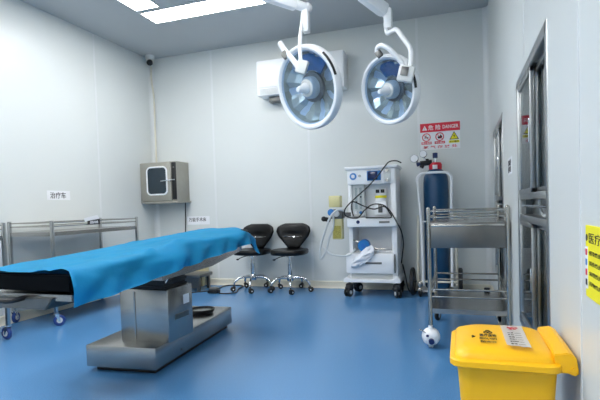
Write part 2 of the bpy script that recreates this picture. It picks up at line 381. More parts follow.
# ------------------------------------------------------------------ built-in cabinets in the right wall
def cabinet(c, label):
    y0, y1, z0, z1 = c; D = .34; X0 = XR; g = .002
    y0 += g; y1 -= g; z0 += g; z1 -= g
    o = absthing('instrument_cabinet', (X0+.1, (y0+y1)/2, z0), label, 'cabinet', 'cabinets built into the right wall')
    b = MB(); b.bb(X0+D-.01, X0+D, y0, y1, z0, z1); b.bb(X0+.012, X0+D, y0, y0+.015, z0, z1); b.bb(X0+.012, X0+D, y1-.015, y1, z0, z1)
    b.bb(X0+.012, X0+D, y0, y1, z0, z0+.015); b.bb(X0+.012, X0+D, y0, y1, z1-.015, z1)
    part(b, 'carcass', M['greyin'], o)
    f = MB(); fw = .022; e = .003
    f.bb(X0-e, X0+.03, y0-.02, y0+fw, z0-.02, z1+.02, .003); f.bb(X0-e, X0+.03, y1-fw, y1+.02, z0-.02, z1+.02, .003)
    f.bb(X0-e, X0+.03, y0, y1, z1-fw, z1+.02, .003); f.bb(X0-e, X0+.03, y0, y1, z0-.02, z0+fw, .003)
    part(f, 'frame', M['steel'], o)
    zm0, zm1 = .80, .93
    part(MB().bb(X0+.001, X0+.28, y0+fw, y1-fw, zm0, zm0+.03, .002).bb(X0+.001, X0+.02, y0+fw, y1-fw, zm1-.028, zm1, .002), 'middle_rail', M['steel'], o)
    part(MB().bb(X0+.05, X0+.3, y0+.02, y1-.02, zm0+.0, zm0+.012).bb(X0+.05, X0+.3, y0+.02, y1-.02, 1.18, 1.19).bb(X0+.05, X0+.3, y0+.02, y1-.02, .55, .56), 'shelves', M['steel'], o)
    part(MB().cyl((X0+.01, y0+fw, .872), (X0+.01, y1-fw, .872), .006), 'rail_bar', M['chrome'], o)
    ym = (y0+y1)/2
    part(MB().bb(X0+.06, X0+.064, y0+.017, y1-.017, zm0+.03, zm1), 'middle_plate', M['steel'], o)
    for (za, zb) in ((z0+fw, zm0), (zm1, z1-fw)):
        for (ya, yb_, xo) in ((ym-.02, y1-fw, .0), (y0+fw, ym+.02, .024)):
            s_ = .02; fr = MB(); x_a = X0+xo; x_b = x_a+.018
            fr.bb(x_a, x_b, ya, ya+s_, za, zb, .002); fr.bb(x_a, x_b, yb_-s_, yb_, za, zb, .002)
            fr.bb(x_a, x_b, ya, yb_, za, za+s_, .002); fr.bb(x_a, x_b, ya, yb_, zb-s_, zb, .002)
            dr = part(fr, 'sliding_door', M['steel'], o)
            part(MB().bb(x_a+.006, x_a+.011, ya+s_, yb_-s_, za+s_, zb-s_), 'pane', M['glass'], dr)
            part(MB().bb(x_a-.006 if xo == 0 else x_a-.004, x_a, (ya+.008), (ya+.020), (za+zb)/2-.05, (za+zb)/2+.05, .002), 'door_pull', M['chrome'], dr)
    return o
cabinet(NC, 'near stainless steel built-in cabinet with glass doors beside the yellow bin')
cabinet(FC, 'far stainless steel built-in cabinet with glass doors behind the trolley')
for k, (y, z, h) in enumerate(((1.86, 1.19, .12), (1.93, 1.19, .08), (1.86, .832, .1), (2.15, 1.19, .1))):
    tag(MB().bb(XR+.10, XR+.22, y, y+.055, z+.001, z+h, .004).build('supply_box', M['tealgoods']), 'small teal supply box on a shelf inside the near built-in cabinet', 'box', 'teal supply boxes in the near cabinet')
a = tag(MB().tube([(XR+.03, 1.90, .905), (XR+.03, 1.93, .86), (XR+.03, 2.02, .835), (XR+.03, 2.12, .86), (XR+.03, 2.15, .905)], .006, 8, smooth=6).build('hose_loop', M['hose']), 'pale curved tube hanging at the middle rail of the near cabinet', 'tube')

# ------------------------------------------------------------------ casters
def caster(parent, x, y, r=.035, wheel='caster', fork='chrome', top=.11, ang=0, w=.022):
    c = V((x, y, r)); d = V((math.cos(ang), math.sin(ang), 0)); n = V((-d.y, d.x, 0)); wc_ = c+d*.022
    f = MB(); f.cyl((x, y, r*2+.012), (x, y, top), .009); f.cyl((x, y, r*2+.004), (x, y, r*2+.014), .018)
    for s in (-1, 1):
        f.prism([V((x, y, r*2+.006))+n*s*(w/2+.003)-d*.012, V((x, y, r*2+.006))+n*s*(w/2+.003)+d*.018, wc_+n*s*(w/2+.003)+d*.008-V((0, 0, .008)), wc_+n*s*(w/2+.003)-d*.008-V((0, 0, .008))], n*s*.003)
    f.cyl(wc_-n*(w/2+.007), wc_+n*(w/2+.007), .006)
    p = part(f, 'caster', M[fork], parent)
    part(MB().lathe([(0, -w/2*.7), (r*.62, -w/2*.7), (r*.66, -w/2), (r*.9, -w/2), (r, -w/2*.6), (r, w/2*.6), (r*.9, w/2), (r*.66, w/2), (r*.62, w/2*.7), (0, w/2*.7)], 24, wc_, n), 'wheel', M[wheel], p)
    part(MB().cyl(wc_-n*(w/2+.001), wc_+n*(w/2+.001), r*.5), 'hub', M['offwhite' if wheel == 'caster' else 'chrome'], p)
    return p

# ------------------------------------------------------------------ right instrument trolley
TX0, TX1, TY0, TY1 = -.195, .254, 3.0, 3.70
o = absthing('instrument_trolley', ((TX0+TX1)/2, (TY0+TY1)/2, 0), 'two-tier stainless steel trolley with a drawer beside right wall', 'trolley')
for (x, y) in ((TX0, TY0), (TX1, TY0), (TX0, TY1), (TX1, TY1)):
    part(MB().cyl((x, y, .10), (x, y, .862), .0125).sph((x, y, .862), .0125, 12), 'post', M['tube'], o)
for (z, nm) in ((.77, 'top_tray'), (.240, 'lower_shelf')):
    t_ = MB().bb(TX0, TX1, TY0, TY1, z-.004, z+.004)
    t_.bb(TX0, TX1, TY0-.006, TY0+.006, z-.024, z+.006); t_.bb(TX0, TX1, TY1-.006, TY1+.006, z-.024, z+.006)
    t_.bb(TX0-.006, TX0+.006, TY0, TY1, z-.024, z+.006); t_.bb(TX1-.006, TX1+.006, TY0, TY1, z-.024, z+.006)
    part(t_, nm, M['steelh'], o)
for zs in ((.845, .81), (.365, .32)):
    rl = MB()
    for z in zs:
        for a, b in (((TX0, TY0), (TX1, TY0)), ((TX0, TY1), (TX1, TY1)), ((TX0, TY0), (TX0, TY1)), ((TX1, TY0), (TX1, TY1))): rl.cyl((*a, z), (*b, z), .006, n=10)
    part(rl, 'guard_rail', M['tube'], o)
dr = part(MB().bb(TX0+.012, TX1-.012, TY0-.012, TY0+.008, .622, .775, .003).bb(TX0+.025, TX1-.025, TY0+.008, TY1-.12, .63, .75), 'drawer', M['steeld'], o)
part(MB().bb(TX0+.018, TX1-.018, TY0-.018, TY0-.010, .752, .765, .002), 'pull_lip', M['tube'], dr)
part(MB().cyl((TX1-.09, TY1-.05, .244), (TX1-.09, TY1-.05, .27), .02), 'shelf_knob', M['black'], o)
for (x, y, a) in ((TX1, TY0, 2.2), (TX0, TY1, 1.2), (TX1, TY1, .3)): caster(o, x, y, .042, 'black', 'chrome', .12, a)
# the large white-shrouded front left caster
cx_, cy_ = TX0, TY0
cs = part(MB().cyl((cx_, cy_, .1), (cx_, cy_, .14), .014).sph((cx_, cy_+.01, .068), .056, 20, (1, 1, 1)).bb(cx_-.045, cx_+.045, cy_-.035, cy_+.05, .03, .07, .02), 'caster', M['white'], o, 'white shrouded caster')
part(MB().lathe([(0, -.016), (.036, -.016), (.05, -.012), (.05, .012), (.036, .016), (0, .016)], 24, (cx_, cy_+.01, .05), (1, 0, 0)), 'wheel', M['offwhite'], cs)
part(MB().cyl((cx_+.008, cy_-.058, .05), (cx_+.004, cy_-.03, .055), .017).cyl((cx_-.018, cy_-.05, .085), (cx_-.012, cy_-.03, .08), .008), 'hub', M['dkblue'], cs)
part(MB().box((cx_-.045, cy_-.02, .105), (.05, .018, .006), .002, Matrix.Rotation(.4, 3, 'Y')), 'brake_pedal', M['chrome'], cs)

# ------------------------------------------------------------------ left trolleys
def long_trolley(x0, x1, y0, y1, label, wh='caster'):
    H = .852
    o = absthing('long_trolley', ((x0+x1)/2, (y0+y1)/2, 0), label, 'trolley', 'steel trolleys along the left wall')
    for (x, y) in ((x0, y0), (x1, y0), (x0, y1), (x1, y1)):
        part(MB().bb(x-.012, x+.012, y-.012, y+.012, .10, H, .003), 'post', M['steel'], o)
        caster(o, x, y, .045, wh, 'chrome', .13, random.uniform(0, 6), .026)
    for z, nm in ((.755, 'top_tray'), (.27, 'lower_shelf')):
        t_ = MB().bb(x0, x1, y0, y1, z-.003, z+.003)
        for a in (x0, x1): t_.bb(a-.006, a+.006, y0, y1, z-.028, z+.004)
        for a in (y0, y1): t_.bb(x0, x1, a-.006, a+.006, z-.028, z+.004)
        part(t_, nm, M['steelh'], o)
    rl = MB()
    for z in (.835, .805):
        for a, b in (((x0, y0), (x1, y0)), ((x0, y1), (x1, y1)), ((x0, y0), (x0, y1)), ((x1, y0), (x1, y1))): rl.cyl((*a, z), (*b, z), .005, n=8)
    part(rl, 'guard_rail', M['tube'], o)
    return o
long_trolley(-3.565, -3.11, 2.92, 3.96, 'long stainless trolley by the left wall with card clipped on its rail')
long_trolley(-3.56, -3.14, 1.55, 2.52, 'steel trolley cut off by the left edge of the picture, by left wall')
o = absthing('card_holder', (-3.14, 3.35, .805), 'small black and white card clipped to the rail of the long trolley', 'card')
p0 = V((-3.097, 3.33, 0))
part(MB().prism([(-3.10, 3.29, .80), (-3.10, 3.44, .80), (-3.10, 3.44, .85), (-3.10, 3.29, .835)], (.004, 0, 0)), 'front_card', M['ink'], o)
part(MB().prism([(-3.108, 3.27, .83), (-3.108, 3.445, .845), (-3.108, 3.42, .885), (-3.108, 3.26, .86)], (.003, 0, 0)), 'paper_sheet', M['paper'], o)
txt(o, '器械', .02, (-3.096, 3.365, .822), M['paper'], X=(0, 1, 0), fit=(.1, .025))

# ------------------------------------------------------------------ operating table
tilt = math.atan2(.748-.662, 1.9)
def zt(y): return .660+(y-1.5)*math.tan(tilt)
o = absthing('operating_table', (-1.8, 2.6, 0), 'stainless steel operating table with a black mattress under blue drape', 'operating table')
rzb = Matrix.Rotation(math.radians(4.5), 3, 'Z')
bc = V((-1.853, 2.66, 0))
def tb_box(cx, cy, z0, z1, sx, sy, bev): return MB().box(bc+rzb @ V((cx, cy, 0))+V((0, 0, (z0+z1)/2)), (sx, sy, z1-z0), bev, rzb)
base = part(tb_box(-.008, 0, .028, .152, .445, 1.07, .006), 'base', M['steelh'], o)
part(tb_box(0, 0, 0, .03, .38, 1.0, .004), 'base_plinth', M['black'], base, 'black recessed plinth')
part(MB().cyl(bc+rzb @ V((.213, -.25, .06)), bc+rzb @ V((.2165, -.25, .06)), .006), 'screw', M['black'], base)
cl = MB().bb(-1.905, -1.575, 2.245, 2.50, .151, .455, .006); col = part(cl, 'column', M['steelh'], o)
part(MB().bb(-1.805, -1.797, 2.241, 2.246, .16, .44), 'joint_strip', M['tube'], col)
part(MB().bb(-1.577, -1.572, 2.40, 2.46, .345, .40, .001), 'rating_plate', M['paper'], col, 'white rating plate')
part(MB().bb(-1.577, -1.572, 2.31, 2.45, .27, .30, .001), 'button_strip', M['steeld'], col)
bl = MB()
for k in range(5): bl.bb(-1.90+.008*(k % 2), -1.60-.008*(k % 2), 2.26+.008*(k % 2), 2.485-.008*(k % 2), .452+k*.017, .47+k*.017)
part(bl, 'bellows', M['black'], o)
# tilted under-frame, seen as a long wedge below the drape
fr = MB()
fr.prism([(-1.93, 2.2, zt(2.2)-.115), (-1.93, 3.2, zt(3.2)-.115), (-1.93, 3.2, zt(3.2)-.15), (-1.93, 2.75, .525), (-1.93, 2.2, .515)], (.36, 0, 0), .004)
fr.prism([(-1.98, 1.52, zt(1.52)-.098), (-1.98, 3.08, zt(3.08)-.098), (-1.98, 3.08, zt(3.08)-.12), (-1.98, 1.52, zt(1.52)-.125)], (.45, 0, 0), .003)
part(fr, 'top_frame', M['steelh'], o)
for x in (-2.005, -1.53):
    part(MB().prism([(x, 1.75, zt(1.75)-.09), (x, 2.95, zt(2.95)-.09), (x, 2.95, zt(2.95)-.115), (x, 1.75, zt(1.75)-.115)], (.012, 0, 0), .002), 'side_rail', M['tube'], o)
part(MB().prism([(-2.0, 1.505, zt(1.5)-.11), (-1.62, 1.505, zt(1.5)-.11), (-1.66, 1.505, zt(1.5)-.16), (-2.0, 1.505, zt(1.5)-.16)], (0, .5, 0), .004), 'leg_plate', M['steeld'], o)
part(MB().tube([(-1.93, 1.46, .56), (-1.80, 1.44, .545), (-1.78, 1.55, .55), (-1.80, 1.8, .56)], .011, 8, smooth=4), 'crank_handle', M['black'], o)
# mattress: outline with the far corners cut round
def mat_outline(z, inset=0):
    a = inset; pts = [(-2.0+a, 1.5+a), (-1.515-a, 1.5+a), (-1.515-a, 3.10)]
    for k in range(1, 7):
        t_ = k/6*PI/2; pts.append((-1.515-a-.145*(1-math.cos(t_)), 3.10+(.27-a)*math.sin(t_)))
    for k in range(0, 7):
        t_ = k/6*PI/2; pts.append((-2.0+a+.05*(1-math.sin(t_)), 3.31+(.06-a)*math.cos(t_)))
    return [V((x, y, zt(y)+z)) for (x, y) in pts]
mt = MB(); mt.prism(mat_outline(-.080), (0, 0, .074), .006)
part(mt, 'mattress', M['mattress'], o)
cp = part(MB().cyl(at(165, 283, 2.27), at(172.5, 269, 2.31), .007).cyl((-1.49, 2.33, .60), at(172, 269, 2.31), .012), 'rail_clamp', M['chrome'], o, 'chrome clamp with lever')
part(MB().sph(at(172.5, 268, 2.31), .017, 14).sph(at(164.5, 284, 2.27), .010, 10), 'knob', M['black'], cp)
# round pedal disc lying on the base
o = absthing('round_dish', (-1.80, 2.98, .152), 'round black-rimmed shallow dish lying on the steel table base', 'dish')
dc = (-1.80, 2.98, .153)
part(MB().lathe([(0, 0), (.075, 0), (.088, .012), (.092, .030), (.084, .030), (.078, .018), (0, .016)], 36, dc), 'rim', M['black'], o)
part(MB().cyl((dc[0], dc[1], .169), (dc[0], dc[1], .172), .079, n=32), 'dish_face', M['steelh'], o)

# ------------------------------------------------------------------ drape
def interp(tab, x):
    if x <= tab[0][0]: return tab[0][1]
    for (a, b), (c, d_) in zip(tab, tab[1:]):
        if x <= c:
            t_ = (x-a)/(c-a); return b+(d_-b)*t_
    return tab[-1][1]
hem = [(1.49, .520), (1.62, .535), (1.81, .541), (1.92, .552), (2.06, .569), (2.14, .583), (2.22, .592), (2.30, .586), (2.36, .592), (2.6, .608), (2.83, .619), (3.09, .640), (3.2, .642), (3.26, .625), (3.32, .56), (3.38, .54)]
hemL = [(1.49, .60), (2.2, .62), (3.4, .68)]
rows = []; NY, NT, NS = 110, 34, 12
for i in range(NY+1):
    y = 1.487+(3.385-1.487)*i/NY; row = []
    top = zt(y)+.004
    end = max(0, (y-3.14)/.25)
    hl = interp(hemL, y); hr = interp(hem, y)
    for k in range(NS): row.append([-2.014-.012*(1-k/NS), y, hl+(top-hl)*k/NS])
    for k in range(NT+1):
        x = -2.012+.505*k/NT; u = k/NT
        z = top
        edge = max(0, (u-.62)/.38)
        z -= end**1.4*edge**1.5*.088
        z -= .006*max(0, (u-.93)/.07)**2+.006*max(0, (.04-u)/.04)**2
        row.append([x, y, z])
    zr = row[-1][2]
    for k in range(1, NS+1):
        f_ = k/NS; x = -1.505+.012*math.sin(f_*PI)*math.sin(y*9)+.01*f_
        row.append([x, y, zr+(hr-zr)*f_])
    for j in range(NS+NT//2, len(row)): row[j][0] -= min(1, max(0, (y-3.12)/.2))*.035*min(1, (j-NS-NT//2)/(NT//2))
    # folds and creases
    for j, p in enumerate(row):
        q = V(p)
        n1 = noise.noise(V((q.x*4, q.y*2.2, q.z*4)))*.012 + abs(noise.noise(V((q.x*9+4, q.y*5, q.z*7))))*.014
        m1 = min(1, (j/ (NS+NT)))
        if NS <= j <= NS+NT:
            u = (j-NS)/NT
            # raised folded crease near the middle of the right side
            cr = math.exp(-((q.y-2.33)/.14)**2)*math.exp(-((u-.93)/.12)**2)*.035 + math.exp(-((q.y-1.98-.25*(u-.8))/.035)**2)*max(0, u-.5)*.04
            p[2] = q.z+max(-.002, n1)+cr
        elif j > NS+NT:
            f_ = (j-NS-NT)/NS
            p[0] = q.x+.004+min(1, f_*3, (q.y-1.48)/.15)*(abs(n1)*2.2+.02*f_*math.sin(q.y*13+2*f_)**2)+(math.exp(-((q.y-2.16)/.16)**2)*.035+math.exp(-((q.y-2.75)/.2)**2)*.012)*math.sin(min(1, f_*1.6+.15)*PI/2)
            p[2] = q.z+math.exp(-((q.y-2.33)/.14)**2)*.03*(1-f_)**2
    rows.append(row)
dm = MB().grid([[V(p) for p in r_] for r_ in rows], .0015)
dro = dm.build('surgical_drape', M['drape'], ang=80)
tag(dro, 'bright blue disposable drape spread over the operating table', 'drape')

# ------------------------------------------------------------------ low step and board behind the table
o = absthing('foot_step', (-2.75, 4.62, 0), 'low grey steel step on the floor behind the operating table', 'step stool')
part(MB().bb(-3.25, -2.74, 4.52, 4.80, .15, .185, .006), 'tread', M['steeld'], o)
for x in (-3.21, -2.78):
    part(MB().bb(x-.015, x+.015, 4.54, 4.57, 0, .15).bb(x-.015, x+.015, 4.75, 4.78, 0, .15), 'leg', M['steeld'], o)
part(MB().bb(-3.22, -2.77, 4.545, 4.56, .03, .15), 'apron', M['steeld'], o)
tag(MB().bb(-3.2, -2.86, 4.83, 4.93, .12, .24, .01).bb(-3.15, -3.1, 4.85, 4.91, 0, .12).bb(-2.96, -2.91, 4.85, 4.91, 0, .12).build('floor_box', M['beige']), 'pale cream box by the wall behind the grey step', 'box')
o = absthing('foot_switch', (-2.45, 4.45, 0), 'black foot switch with cable on the floor left of the stools', 'foot switch')
part(MB().bb(-2.60, -2.49, 4.42, 4.52, 0, .035, .01), 'housing', M['black'], o)
part(MB().box((-2.545, 4.46, .05), (.09, .07, .012), .005, Matrix.Rotation(.2, 3, 'X')), 'pedal', M['steeld'], o)
part(MB().tube([(-2.49, 4.47, .012), (-2.42, 4.42, .007), (-2.30, 4.50, .007), (-2.37, 4.70, .007), (-2.42, 4.92, .007), (-2.62, 4.90, .007), (-2.62, 4.60, .007), (-2.80, 4.42, .007), (-3.0, 4.30, .007)], .006, 8, smooth=8), 'cable', M['black'], o)

# ------------------------------------------------------------------ stools
def make_stool(label):
    o = thing('swivel_stool', (0, 0, 0), label, 'stool', 'black swivel stools by the back wall')
    # seat: rounded square cushion
    st = MB(); t_ = bmesh.new(); n = 40; prof = [(0, .445), (.10, .443), (.155, .447), (.183, .452), (.195, .443), (.195, .415), (.185, .398), (.15, .393), (0, .393)]; rings = []
    for (r, h) in prof:
        ring = []
        for i in range(n):
            a = 2*PI*i/n; s_ = 1/((abs(math.cos(a))**3+abs(math.sin(a))**3)**(1/3)); ring.append(t_.verts.new((r*s_*math.cos(a), r*s_*.93*math.sin(a), h)))
        rings.append(ring)
    for A, B in zip(rings[1:], rings[2:-1]):
        for i in range(n): t_.faces.new((A[i], A[(i+1) % n], B[(i+1) % n], B[i]))
    t_.faces.new(rings[1]); t_.faces.new(rings[-2][::-1])
    for ring in (rings[0], rings[-1]):
        for v in ring: t_.verts.remove(v)
    st.add(t_); st.build('seat', M['leather'], o, 60)
    # wing-shaped backrest: curved pad, wide above, narrow below, facing -Y
    def half(z):
        f_ = (z-.445)/(.722-.445)
        return interp([(0, .06), (.12, .088), (.3, .130), (.5, .175), (.68, .197), (.85, .188), (.94, .155), (1, .10)], f_)
    t_ = bmesh.new(); NZ, NX = 22, 20
    front, back = [], []
    for i in range(NZ+1):
        z = .445+.277*i/NZ; hw = half(z); fr_, bk = [], []
        ez = min(1, min(i, NZ-i)/3); 
        for k in range(NX+1):
            s_ = -1+2*k/NX; x = hw*s_; ex = min(1, (1-abs(s_))*5); th = .024*math.sqrt(max(.02, ez*(2-ez)*ex*(2-ex)))
            yc = .15+.045*((z-.445)/.277)-.9*x*x
            dent = .012*math.exp(-((z-.60)/.03)**2)*math.exp(-(x/.09)**2)
            fr_.append(t_.verts.new((x, yc-th+dent, z))); bk.append(t_.verts.new((x, yc+th, z)))
        front.append(fr_); back.append(bk)
    for i in range(NZ):
        for k in range(NX):
            t_.faces.new((front[i][k], front[i][k+1], front[i+1][k+1], front[i+1][k])); t_.faces.new((back[i][k+1], back[i][k], back[i+1][k], back[i+1][k+1]))
        t_.faces.new((front[i][0], front[i+1][0], back[i+1][0], back[i][0])); t_.faces.new((front[i+1][NX], front[i][NX], back[i][NX], back[i+1][NX]))
    for k in range(NX):
        t_.faces.new((front[0][k+1], front[0][k], back[0][k], back[0][k+1])); t_.faces.new((front[NZ][k], front[NZ][k+1], back[NZ][k+1], back[NZ][k]))
    bm_ = MB(); bm_.add(t_); bk = bm_.build('backrest', M['leather'], o, 60)
    MB().tube([(-.10, .118, .582), (-.05, .145, .576), (0, .15, .574), (.05, .145, .576), (.10, .118, .582)], .0045, 8, smooth=4).build('seam_piping', M['chrome'], bk)
    MB().bb(-.03, .03, .10, .19, .385, .40).bb(-.03, .03, .17, .19, .39, .50, .004).build('back_bracket', M['chrome'], o)
    MB().cyl((0, 0, .17), (0, 0, .30), .025).cyl((0, 0, .30), (0, 0, .385), .014).cyl((0, 0, .375), (0, 0, .394), .06).build('gas_lift', M['chrome'], o)
    MB().tube([(-.03, -.01, .385), (-.10, -.03, .37), (-.155, -.05, .345)], .005, 8, smooth=4).sph((-.16, -.052, .342), .010, 10, (1.8, 1, 1)).build('lever', M['black'], o)
    MB().lathe([(0, .115), (.035, .115), (.04, .13), (.04, .165), (.03, .18), (0, .18)], 24).build('base_hub', M['chrome'], o)
    for k in range(5):
        a = 2*PI*k/5; d = V((math.cos(a), math.sin(a), 0))
        MB().tube([d*.03+V((0, 0, .15)), d*.10+V((0, 0, .152)), d*.16+V((0, 0, .140)), d*.205+V((0, 0, .105)), d*.215+V((0, 0, .075))], .0125, 10, smooth=4).build('base_leg', M['chrome'], o)
        p = d*.215; w_ = V((-d.y, d.x, 0)); ro = Matrix.Rotation(a*1.7, 3, 'Z'); dd = ro @ d; ww = V((-dd.y, dd.x, 0))
        c_ = MB().cyl(p+V((0, 0, .055)), p+V((0, 0, .085)), .007).sph(p+V((0, 0, .045)), .02, 12, (1, 1, .8)).build('caster', M['black'], o)
        for s_ in (-1, 1): MB().lathe([(0, -.007), (.02, -.007), (.026, -.003), (.026, .003), (.02, .007), (0, .007)], 20, p+dd*.012+ww*s_*.012+V((0, 0, .026)), ww).build('wheel', M['black'], c_)
        MB().cyl(p+dd*.012-ww*.022+V((0, 0, .026)), p+dd*.012+ww*.022+V((0, 0, .026)), .007).build('wheel_hub', M['white'], c_)
    return o
s1 = make_stool('black padded swivel stool with chrome base, right one, fully visible')
s1.location = (-1.745, 4.70, 0); s1.rotation_euler.z = .03
s2 = copy_tree(s1); s2.location = (-2.18, 4.70, 0); s2.rotation_euler.z = -.06
s2['label'] = 'black padded swivel stool partly hidden behind the tip of blue drape'

# ------------------------------------------------------------------ anaesthesia machine
o = absthing('anaesthesia_machine', (-.84, 4.78, 0), 'white anaesthesia machine on black casters against the back wall', 'anaesthesia machine')
X0, X1, Y0, Y1 = -1.075, -.60, 4.62, 4.95
body = MB(); body.bb(X0, X0+.04, Y0+.03, Y1, .14, 1.25, .006); body.bb(X1-.05, X1, Y0+.01, Y1, .14, 1.25, .006); body.bb(X0, X1, Y1-.03, Y1, .14, 1.25)
part(body, 'cabinet', M['white'], o)
part(MB().bb(X0-.02, X1+.02, Y0-.02, Y1+.005, 1.245, 1.275, .008), 'top_shelf', M['white'], o)
up = part(MB().bb(X0+.005, X1-.01, Y0, Y1-.03, 1.10, 1.247, .005), 'monitor_panel', M['white'], o)
def P2(px, py, y=4.62): return at(px, py, y)
def disc(c, r, d, y, m, name, par, label=None): return part(MB().cyl((c.x, y, c.z), (c.x, y-d, c.z), r, n=24), name, m, par, label)
disc(P2(353.5, 177), .034, .004, Y0, M['cyan'], 'emblem', up); disc(P2(353.5, 177), .018, .005, Y0, M['paper'], 'emblem_centre', up)
disc(P2(360, 176.5), .013, .012, Y0, M['steel'], 'button', up)
c_ = P2(375, 176)
part(MB().box((c_.x-.01, Y0-.004, c_.z), (.135, .012, .095), .004), 'screen_bezel', M['cyan'], up, 'blue screen bezel')
part(MB().box((c_.x-.022, Y0-.011, c_.z), (.095, .004, .082), .001), 'screen', M['screen'], up)
for q in ((387, 171), (387, 180.5)): disc(P2(*q), .014, .025, Y0, M['tube'], 'knob', up)
part(MB().box((P2(387, 176).x, Y0-.001, P2(387, 176).z), (.07, .004, .12), .001), 'control_field', M['offwhite'], up)
# flowmeter bank
part(MB().bb(X0+.035, X1-.045, Y0+.15, Y0+.17, .775, 1.105), 'recess_panel', M['white'], o)
fl = part(MB().bb(X0+.04, X0+.16, Y0+.05, Y0+.12, .79, 1.10, .004), 'flowmeter', M['offwhite'], o)
for k in range(2):
    x = X0+.08+k*.045
    part(MB().cyl((x, Y0+.045, .86), (x, Y0+.045, 1.07), .011), 'flow_tube', M['glass'], fl)
    part(MB().sph((x, Y0+.045, .93+k*.05), .008, 10), 'float', M['ink'], fl)
    part(MB().cyl((x, Y0+.05, .825), (x, Y0+.02, .825), .014), 'flow_knob', M['cyan' if k else 'white'], fl)
# vaporizer
vx = P2(379.5, 200).x
vp = part(MB().bb(vx-.058, vx+.058, Y0+.04, Y0+.15, .80, .93, .008).cyl((vx, Y0+.09, .93), (vx, Y0+.09, 1.0), .052, n=28).bb(vx-.05, vx+.05, Y0+.05, Y0+.13, 1.0, 1.05, .006), 'vaporizer', M['white'], o)
part(MB().bb(vx-.042, vx-.006, Y0+.042, Y0+.056, 1.012, 1.045).bb(vx+.006, vx+.042, Y0+.042, Y0+.056, 1.012, 1.045), 'lock_levers', M['black'], vp)
part(MB().lathe([(.0535, 0), (.0565, .003), (.0565, .022), (.0535, .025)], 28, (vx, Y0+.09, .962)), 'yellow_band', M['signyel'], vp, 'yellow dial band')
part(MB().bb(vx-.02, vx+.02, Y0+.034, Y0+.041, .82, .90, .002), 'sight_glass', M['steeld'], vp)
# work surface and drawers
ws = part(MB().bb(X0+.0, X1+.005, Y0-.05, Y1-.03, .685, .775, .012), 'work_shelf', M['white'], o)
disc(V((P2(359.5, 223).x, 0, .735)), .017, .004, Y0-.05, M['dkblue'], 'logo_dot', ws)
part(MB().bb(-.76, -.66, Y0-.0525, Y0-.05, .72, .74), 'name_strip', M['steeld'], ws)
lower = part(MB().bb(X0-.02, X1-.03, Y0-.04, Y1-.03, .235, .425, .008), 'drawer', M['white'], o)
part(MB().bb(X0-.02+.19, X0+.33, Y0-.046, Y0-.038, .325, .345, .004), 'handle', M['steeld'], lower)
part(MB().bb(X1-.028, X1-.018, Y0-.03, Y0-.01, .24, .42, .001), 'edge_gap', M['steeld'], lower)
part(MB().bb(X0+.04, X1-.05, Y1-.2, Y1-.04, .425, .44), 'shelf_plate', M['white'], o)
part(MB().bb(X0+.02, X1-.04, Y0+.02, Y1-.05, .15, .235, .004), 'foot_box', M['offwhite'], o)
bs = part(MB().prism([(X0-.05, Y0-.05, .145), (X0-.05, Y0-.05, .175), (X0-.02, Y0-.05, .20), (X0+.02, Y0-.05, .175), (X1-.05, Y0-.05, .175), (X1, Y0-.05, .205), (X1+.03, Y0-.05, .18), (X1+.03, Y0-.05, .145)], (0, .36, 0), .004), 'base_frame', M['white'], o)
for (x, y, a) in ((X0-.0, Y0, 4.3), (X1-.01, Y0, 5.2), (X0+.02, Y1-.08, 1), (X1-.01, Y1-.08, 2)):
    c_ = part(MB().cyl((x, y, .09), (x, y, .15), .012).box((x, y, .105), (.075, .06, .05), .016).sph((x, y-.01, .085), .045, 14, (1, 1, .7)), 'caster', M['black'], o)
    d = V((math.cos(a), math.sin(a), 0)); n_ = V((-d.y, d.x, 0))
    for s_ in (-1, 1): part(MB().lathe([(0, -.01), (.036, -.01), (.045, -.006), (.045, .006), (.036, .01), (0, .01)], 24, V((x, y, .045))+d*.02+n_*s_*.018, n_), 'wheel', M['black'], c_)
    part(MB().cyl(V((x, y, .045))+d*.02-n_*.031, V((x, y, .045))+d*.02+n_*.031, .02), 'wheel_cap', M['offwhite'], c_)
# round blue absorber head in the recess, and the bag hanging over the drawer
ab = part(MB().cyl((P2(364, 246).x, Y0+.06, .505), (P2(364, 246).x, Y0-.005, .50), .058, n=28).cyl((P2(364, 246).x, Y0+.12, .505), (P2(364, 246).x, Y0+.06, .505), .04), 'absorber_head', M['cyan'], o, 'round blue head')
part(MB().cyl((P2(364, 246).x, Y0-.012, .50), (P2(364, 246).x, Y0-.004, .50), .022), 'cap', M['blueink'], ab)
part(MB().tube([(-1.04, Y0+.05, .55), (-.99, Y0+.02, .54), (-.93, Y0+.03, .50), (-.80, Y0+.02, .47), (-.72, Y0+.01, .47)], .008, 8, smooth=5), 'tee_pipe', M['tube'], o)
bg = MB(); rows_ = []
for i in range(19):
    f_ = i/18; c0 = V((-.875+.0*f_, 0, .495)).lerp(V((-.955, 0, .315)), f_); wd = interp([(0, .03), (.12, .06), (.4, .105), (.7, .125), (.9, .10), (1, .03)], f_)
    yb0 = interp([(0, Y0+.0), (.3, Y0-.03), (.45, Y0-.06), (1, Y0-.066)], f_); dpt = interp([(0, .01), (.3, .022), (.7, .022), (1, .004)], f_); row = []
    ax_ = V((.92, 0, .40))
    for k in range(25):
        a = 2*PI*k/24; row.append(c0+ax_*(wd*math.cos(a))+V((0, yb0-dpt*math.sin(a)+noise.noise(V((f_*6, math.cos(a)*3, math.sin(a))))*.03, 0))+V((noise.noise(V((f_*5, k*.5, 3)))*.008, 0, noise.noise(V((f_*5, k*.5, 9)))*.010)))
    rows_.append(row)
bg.grid(rows_)
tag(bg.build('breathing_bag', M['bag'], ang=80), 'crumpled white bag hanging over the drawer of anaesthesia machine', 'bag')
